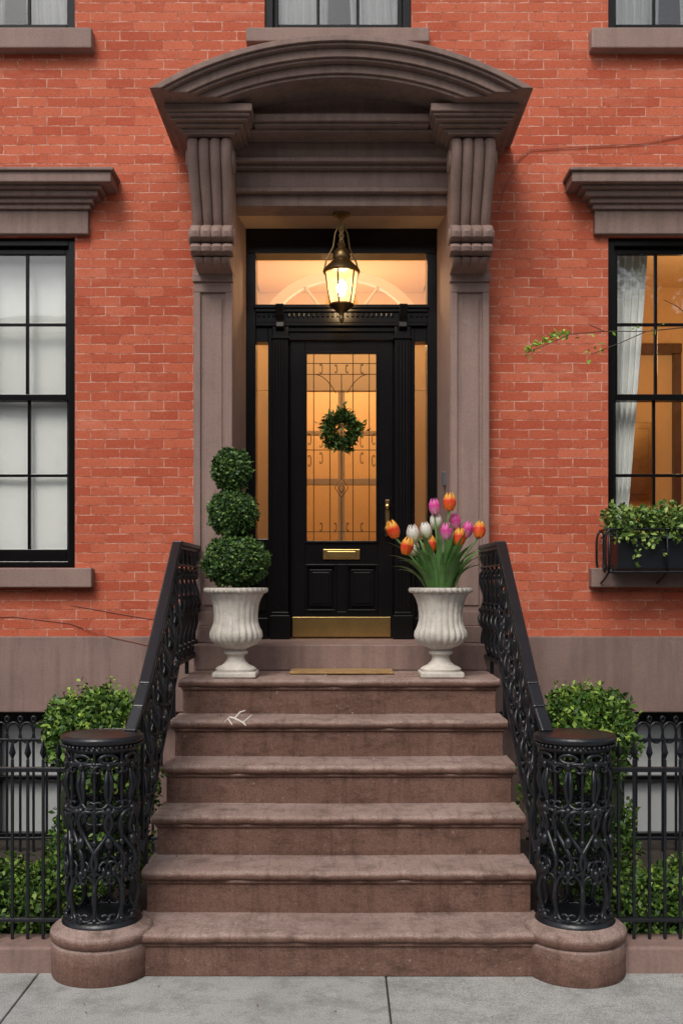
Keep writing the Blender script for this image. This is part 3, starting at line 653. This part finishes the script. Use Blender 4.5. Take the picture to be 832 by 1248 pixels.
def urn(x,y):
    U=empty('stone_urn',(x,y,1.269)); z0=1.269
    boxes('square_foot',[(x-.135,x+.135,y-.135,y+.135,z0+.002,z0+.035)],URNM,U,bevel=.008)
    prof=[(.125,.035),(.128,.05),(.115,.062),(.085,.075),(.06,.10),(.052,.125),(.06,.14),(.075,.145),(.075,.16),(.058,.168),(.075,.18),(.12,.20),(.15,.225),(.162,.255),(.158,.285),(.145,.31),(.136,.35),(.136,.40),(.142,.45),(.155,.49),(.172,.515),(.172,.52),(.195,.53),(.2,.545),(.195,.558),(.175,.556),(.15,.54),(.13,.50),(.01,.49)]
    def fn(i,r,z,a):
        if 11<=i<=15: return 1+.075*abs(math.cos(a*11))-.035
        if 16<=i<=19: return 1+.035*abs(math.cos(a*11))-.017
        if 22<=i<=24: return 1+.016*math.cos(a*32)
        return 1
    lathe('urn_body',prof,(x,y,z0),URNM,U,176,fn)
    lathe('soil',[(.14,.515),(.10,.525),(.01,.53)],(x,y,z0),SOIL,U,24)
urn(-.662,6.7); urn(.622,6.7)
T=empty('topiary_plant',(-.66,6.7,1.8)); P=[];Nn=[]
for (c,r,n) in (((-.66,6.7,1.995),(.203,.203,.16),6500),((-.68,6.7,2.295),(.150,.150,.142),4400),((-.69,6.7,2.565),(.118,.118,.13),3200)):
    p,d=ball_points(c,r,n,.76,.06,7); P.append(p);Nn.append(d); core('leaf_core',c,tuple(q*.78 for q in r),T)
leaves('leaves',np.concatenate(P),np.concatenate(Nn),.023,TOP_L,T,.9,.6)
k=rng.choice(sum(map(len,P)),3600); leaves('new_growth',np.concatenate(P)[k]+np.concatenate(Nn)[k]*.008,np.concatenate(Nn)[k],.020,BOX_L,T,.6,.6)
wires('stem',[[(-.665,6.7,1.78),(-.672,6.705,2.15),(-.685,6.7,2.5)]],.012,BARK,T)

# tulips
TU=empty('tulip_plant',(.62,6.7,1.8))
def mat_petal(name,base,tip,z):
    m,nt,b,o=new_mat(name); co=nt.nodes.new('ShaderNodeTexCoord'); s=nt.nodes.new('ShaderNodeSeparateXYZ'); nt.links.new(co.outputs['Object'],s.inputs[0])
    mp_=nt.nodes.new('ShaderNodeMapRange'); mp_.inputs[1].default_value=-.04; mp_.inputs[2].default_value=.045; nt.links.new(s.outputs[2],mp_.inputs[0])
    nz=noise(nt,co.outputs['Object'],60,3,.5); ad=nt.nodes.new('ShaderNodeMath'); ad.operation='MULTIPLY_ADD'; ad.inputs[1].default_value=.4; nt.links.new(nz,ad.inputs[0]); nt.links.new(mp_.outputs[0],ad.inputs[2])
    cc=ramp(nt,ad.outputs[0],[(.25,base),(.7,z),(1.0,tip)])
    nt.links.new(cc,b.inputs['Base Color']); b.inputs['Roughness'].default_value=.45
    tr=nt.nodes.new('ShaderNodeBsdfTranslucent'); nt.links.new(cc,tr.inputs[0]); mx=nt.nodes.new('ShaderNodeMixShader'); mx.inputs[0].default_value=.3
    nt.links.new(b.outputs[0],mx.inputs[1]); nt.links.new(tr.outputs[0],mx.inputs[2]); nt.links.new(mx.outputs[0],o.inputs[0]); return m
OR=mat_petal('petal_orange',(.85,.22,.03),(.9,.45,.05),(.80,.045,.02)); MG=mat_petal('petal_magenta',(.75,.35,.5),(.78,.16,.45),(.66,.04,.30)); WHP=mat_petal('petal_white',(.7,.75,.45),(.85,.82,.78),(.82,.80,.74))
def tulip(x,y,z,m,sc=1.,tilt=(0,0)):
    V=[];F=[]
    for k in range(6):
        a0=k*pi/3; out=1.0 if k%2 else .9; nu,nv=8,10
        n0=len(V); opn=random.uniform(-.06,.14)
        for j in range(nv+1):
            v=j/nv; rad=.034*out*(math.sin(pi*min(1,.12+v*.80))**.6)*(1.0 if v<.6 else 1-(.25-opn)*(v-.6)); hw=(.62*math.sin(pi*(.10+.88*v))**.7 if v<1 else .03)
            for i in range(nu+1):
                u=-1+2*i/nu; a=a0+u*hw*1.15; r=rad*(1-.06*u*u)
                V.append((r*math.cos(a),r*math.sin(a),-.045+.095*v*(1-.04*u*u)))
        for j in range(nv):
            for i in range(nu):
                n=n0+j*(nu+1)+i; F.append((n,n+1,n+nu+2,n+nu+1))
    o=mesh('tulip_flower',V,F,m,None,smooth=True)
    o.location=(x,y,z); o.scale=(sc,)*3; o.rotation_euler=(tilt[0],tilt[1],random.uniform(0,3))
    o.parent=TU; o.matrix_parent_inverse=Matrix.Translation(-Vector(TU.location))
fl=[(.32,2.189,-.08,OR),(.452,2.165,.03,WHP),(.526,2.185,-.05,WHP),(.405,2.085,-.10,OR),(.455,2.08,.06,WHP),(.588,2.338,.05,MG),(.675,2.364,-.02,OR),(.716,2.245,.04,MG),(.650,2.175,-.09,MG),(.732,2.142,-.06,OR),(.795,2.194,.05,MG),(.861,2.189,-.03,OR),(.60,2.25,.08,WHP),(.555,2.10,-.02,OR)]
stems=[]
for (x,z,oy,m) in fl:
    y=6.7+oy
    dx=x-.62; tulip(x,y,z,m,random.uniform(1.10,1.28),(random.uniform(-.2,.2),dx*1.1))
    bx=.62+dx*.25; by=6.7+(y-6.7)*.3
    stems.append([(bx+(x-bx)*(t**1.6)*.97,by+(y-by)*t,1.79+(z-.045-1.79)*t) for t in np.linspace(0,1,9)])
wires('stems',stems,.006,TUL_L,TU)
V=[];F=[]
for k in range(92):
    a=random.uniform(0,2*pi); L=random.uniform(.24,.47); lean=random.uniform(.10,1.15); w=random.uniform(.012,.028); n0=len(V); n=12
    bx,by=.62+.085*math.cos(a)*random.uniform(.3,1),6.7+.08*math.sin(a); px_=bx;pz=1.78;py_=by; tw_=random.uniform(-.6,.6)
    for j in range(n+1):
        t=j/n; ang_=pi/2-lean*(.3+1.15*t**1.5)
        if j: px_+=math.cos(ang_)*math.cos(a)*L/n; py_+=math.cos(ang_)*math.sin(a)*L/n; pz+=math.sin(ang_)*L/n
        ww=w*(math.sin(pi*(.12+.88*t)))**.8 if j<n else .001
        aa=a+tw_*t; tx,ty=-math.sin(aa),math.cos(aa); up=.35*ww
        V+=[(px_+tx*ww,py_+ty*ww,pz+up),(px_,py_,pz),(px_-tx*ww,py_-ty*ww,pz+up)]
    for j in range(n):
        q=n0+j*3; F+=[(q,q+1,q+4,q+3),(q+1,q+2,q+5,q+4)]
mesh('leaves',V,F,TUL_L,TU,smooth=True)

# window box
WB=empty('window_box',(2.35,7.3,1.95))
boxes('planter',[(1.86,2.96,7.20,7.40,1.95,2.15),(1.85,2.97,7.19,7.41,2.15,2.17)],IRON,WB,bevel=.006)
boxes('soil',[(1.88,2.94,7.22,7.38,2.16,2.18)],SOIL,WB,bevel=0)
wl=[[(1.80,7.19,z),(2.99,7.19,z)] for z in (1.93,2.22)]
wl.append([(1.80+p[0]*.16,7.19,2.075+p[1]*.28) for p in CC]); wl.append([(1.80+p[0]*.16,7.44,2.075+p[1]*.28) for p in CC])
for i in range(2): wl.append([(1.80,7.315+p[0]*.15*(1 if i%2 else -1),2.07+p[1]*.27) for p in CC])
for i in range(4): wl.append([(1.80+i*.39,7.44,1.85),(1.80+i*.39,7.32,1.88),(1.80+i*.39,7.19,1.93),(1.80+i*.39,7.17,2.05),(1.80+i*.39,7.19,2.22),(1.80+i*.39,7.44,2.22)])
wires('box_bracket',wl,.008,IRON,WB)
P=[];Nn=[]
for i in range(14):
    x=1.88+i*.085; p,d=ball_points((x,7.28+random.uniform(-.05,.05),2.25+random.uniform(-.02,.06)),(.1,.12,random.uniform(.08,.14)),400,.4,.2,5); P.append(p);Nn.append(d)
for i in range(9):
    x=1.9+i*.12; n=26; t=rng.random(n); P.append(np.stack([x+.05*np.sin(t*5+i)+rng.normal(0,.01,n),7.17-.02*t+rng.normal(0,.012,n),2.2-.26*t*((i*37%10)/10+.2)],1)); Nn.append(np.tile([0,-1,-.5],(n,1)))
leaves('foliage',np.concatenate(P),np.concatenate(Nn),.036,mat_leaf('windowbox_leaf',[(0,(.03,.08,.02)),(.5,(.12,.22,.04)),(1,(.32,.42,.11))]),WB,.9,.6)

# street tree at the kerb, out of frame right, one twig reaches in
TR=empty('street_tree',(3.3,3.9,0)); SP=[];RD=[];LP=[];LN_=[]
def limb(p,d,L,r,depth):
    n=7; pts=[];rad=[]; p=Vector(p); d=Vector(d).normalized()
    for i in range(n):
        t=i/(n-1); pts.append(tuple(p)); rad.append(r*(1-.55*t)); d=(d+Vector((random.gauss(0,.1),random.gauss(0,.1),random.gauss(0.02,.07)))).normalized()
        if i<n-1: p=p+d*L/(n-1)
    SP.append(pts);RD.append(rad)
    if depth<=0 and L<1.5:
        for q in pts[1:]:
            for _ in range(9): LP.append(np.array(q)+rng.normal(0,.10,3)); LN_.append(np.array([0,0,1.]))
    if depth>0:
        for i in range(3):
            k=random.randint(2,n-1); nd=(d+Vector((random.gauss(0,.6),random.gauss(0,.6),random.gauss(.15,.35)))).normalized()
            limb(pts[k],nd,L*random.uniform(.55,.75),rad[k]*.62,depth-1)
limb((3.3,3.9,0),(0,0,1),3.2,.13,0)
for d in ((.6,-.5,1),(-.1,.5,1.2),(.9,.3,1),(-.35,-.7,1.1),(.1,-.1,1.4)): limb(SP[0][-1],d,2.0,.07,3)
tw=[SP[0][4],(3.1,4.9,2.75),(2.8,5.7,3.1),(2.45,6.2,3.33),(2.15,6.4,3.40),(1.85,6.48,3.385),(1.6,6.5,3.39),(1.4,6.5,3.375),(1.25,6.5,3.31),(1.13,6.5,3.26)]
SP.append(tw); RD.append([.045,.03,.018,.008,.004,.003,.0027,.0024,.002,.002])
for b in ([(1.85,6.48,3.385),(1.7,6.49,3.32),(1.52,6.5,3.25)],[(2.15,6.4,3.40),(2.0,6.35,3.5),(1.9,6.3,3.53)],[(1.6,6.5,3.39),(1.5,6.46,3.42)]): SP.append(b); RD.append([.003,.0025,.002])
wires('trunk_and_limbs',SP,1.0,BARK,TR,2,RD)
leaves('crown_leaves',np.array(LP),np.array(LN_),.075,LIME_L,TR,1.,.5)
q=[];nn=[]
for i in range(110):
    t=random.random()**1.2; a=np.array(tw[9])*(1-t)+np.array(tw[7])*t; a[2]+=.03*math.sin(t*pi); q.append(a+rng.normal(0,.011,3)); nn.append(np.array([-.6,0,.3]))
for i in range(12): q.append(np.array([1.55,6.5,3.26])+rng.normal(0,.03,3)); nn.append(np.array([-.5,0,-.3]))
for i in range(14):
    t=random.random(); q.append(np.array(tw[7])*(1-t)+np.array(tw[4])*t+rng.normal(0,.012,3)); nn.append(np.array([-.5,0,.4]))
leaves('twig_leaves',np.array(q),np.array(nn),.030,mat_leaf('spring_leaf',[(0,(.14,.32,.03)),(1,(.34,.55,.08))]),TR,.7,.5)

wires('wall_cable',[[(1.10,7.49,4.45),(1.14,7.485,4.62),(1.25,7.485,4.85),(1.33,7.49,4.90),(1.7,7.49,4.92),(2.1,7.49,4.94),(2.5,7.49,5.02),(3.2,7.49,5.1)]],.003,CABLE)
wires('wall_cable',[[(-2.9,7.497,1.60),(-2.3,7.497,1.62),(-1.9,7.497,1.57),(-1.6,7.457,1.475),(-1.35,7.457,1.42)],[(-1.9,7.497,1.70),(-1.5,7.497,1.63),(-1.2,7.497,1.58)]],.003,CABLE)

# ================================================= LIGHT & CAMERA
w=bpy.data.worlds.new('World'); S.world=w; w.use_nodes=True; nt=w.node_tree; nt.nodes.clear()
sk=nt.nodes.new('ShaderNodeTexSky'); sk.sky_type='NISHITA'; sk.sun_disc=False; sk.sun_elevation=math.radians(50); sk.sun_rotation=math.radians(200)
sk.dust_density=4; sk.air_density=1.0; sk.ozone_density=1
hs=nt.nodes.new('ShaderNodeHueSaturation'); hs.inputs['Saturation'].default_value=.4
bg=nt.nodes.new('ShaderNodeBackground'); bg.inputs[1].default_value=.15; ow=nt.nodes.new('ShaderNodeOutputWorld')
nt.links.new(sk.outputs[0],hs.inputs['Color']); nt.links.new(hs.outputs[0],bg.inputs[0]); nt.links.new(bg.outputs[0],ow.inputs[0])
sl=bpy.data.lights.new('sun','SUN'); sl.energy=1.5; sl.angle=math.radians(22); sl.color=(1,.93,.84)
so=bpy.data.objects.new('sun',sl); COL.objects.link(so); so.location=(-3,-8,12)
e=math.radians(50); az=math.radians(200)
dirv=Vector((math.sin(az)*math.cos(e),math.cos(az)*math.cos(e),math.sin(e)))
so.rotation_euler=dirv.to_track_quat('Z','Y').to_euler()
cam=bpy.data.cameras.new('camera'); cam.sensor_width=36; cam.sensor_fit='AUTO'; cam.lens=36*1300/1248; cam.shift_y=86/1248; cam.clip_end=2000; cam.clip_start=.05
co=bpy.data.objects.new('camera',cam); co.location=(0,0,1.859); co.rotation_euler=(pi/2,0,0); COL.objects.link(co); S.camera=co
S.view_settings.view_transform='Standard'; S.view_settings.look='None'; S.view_settings.exposure=0; S.view_settings.gamma=1
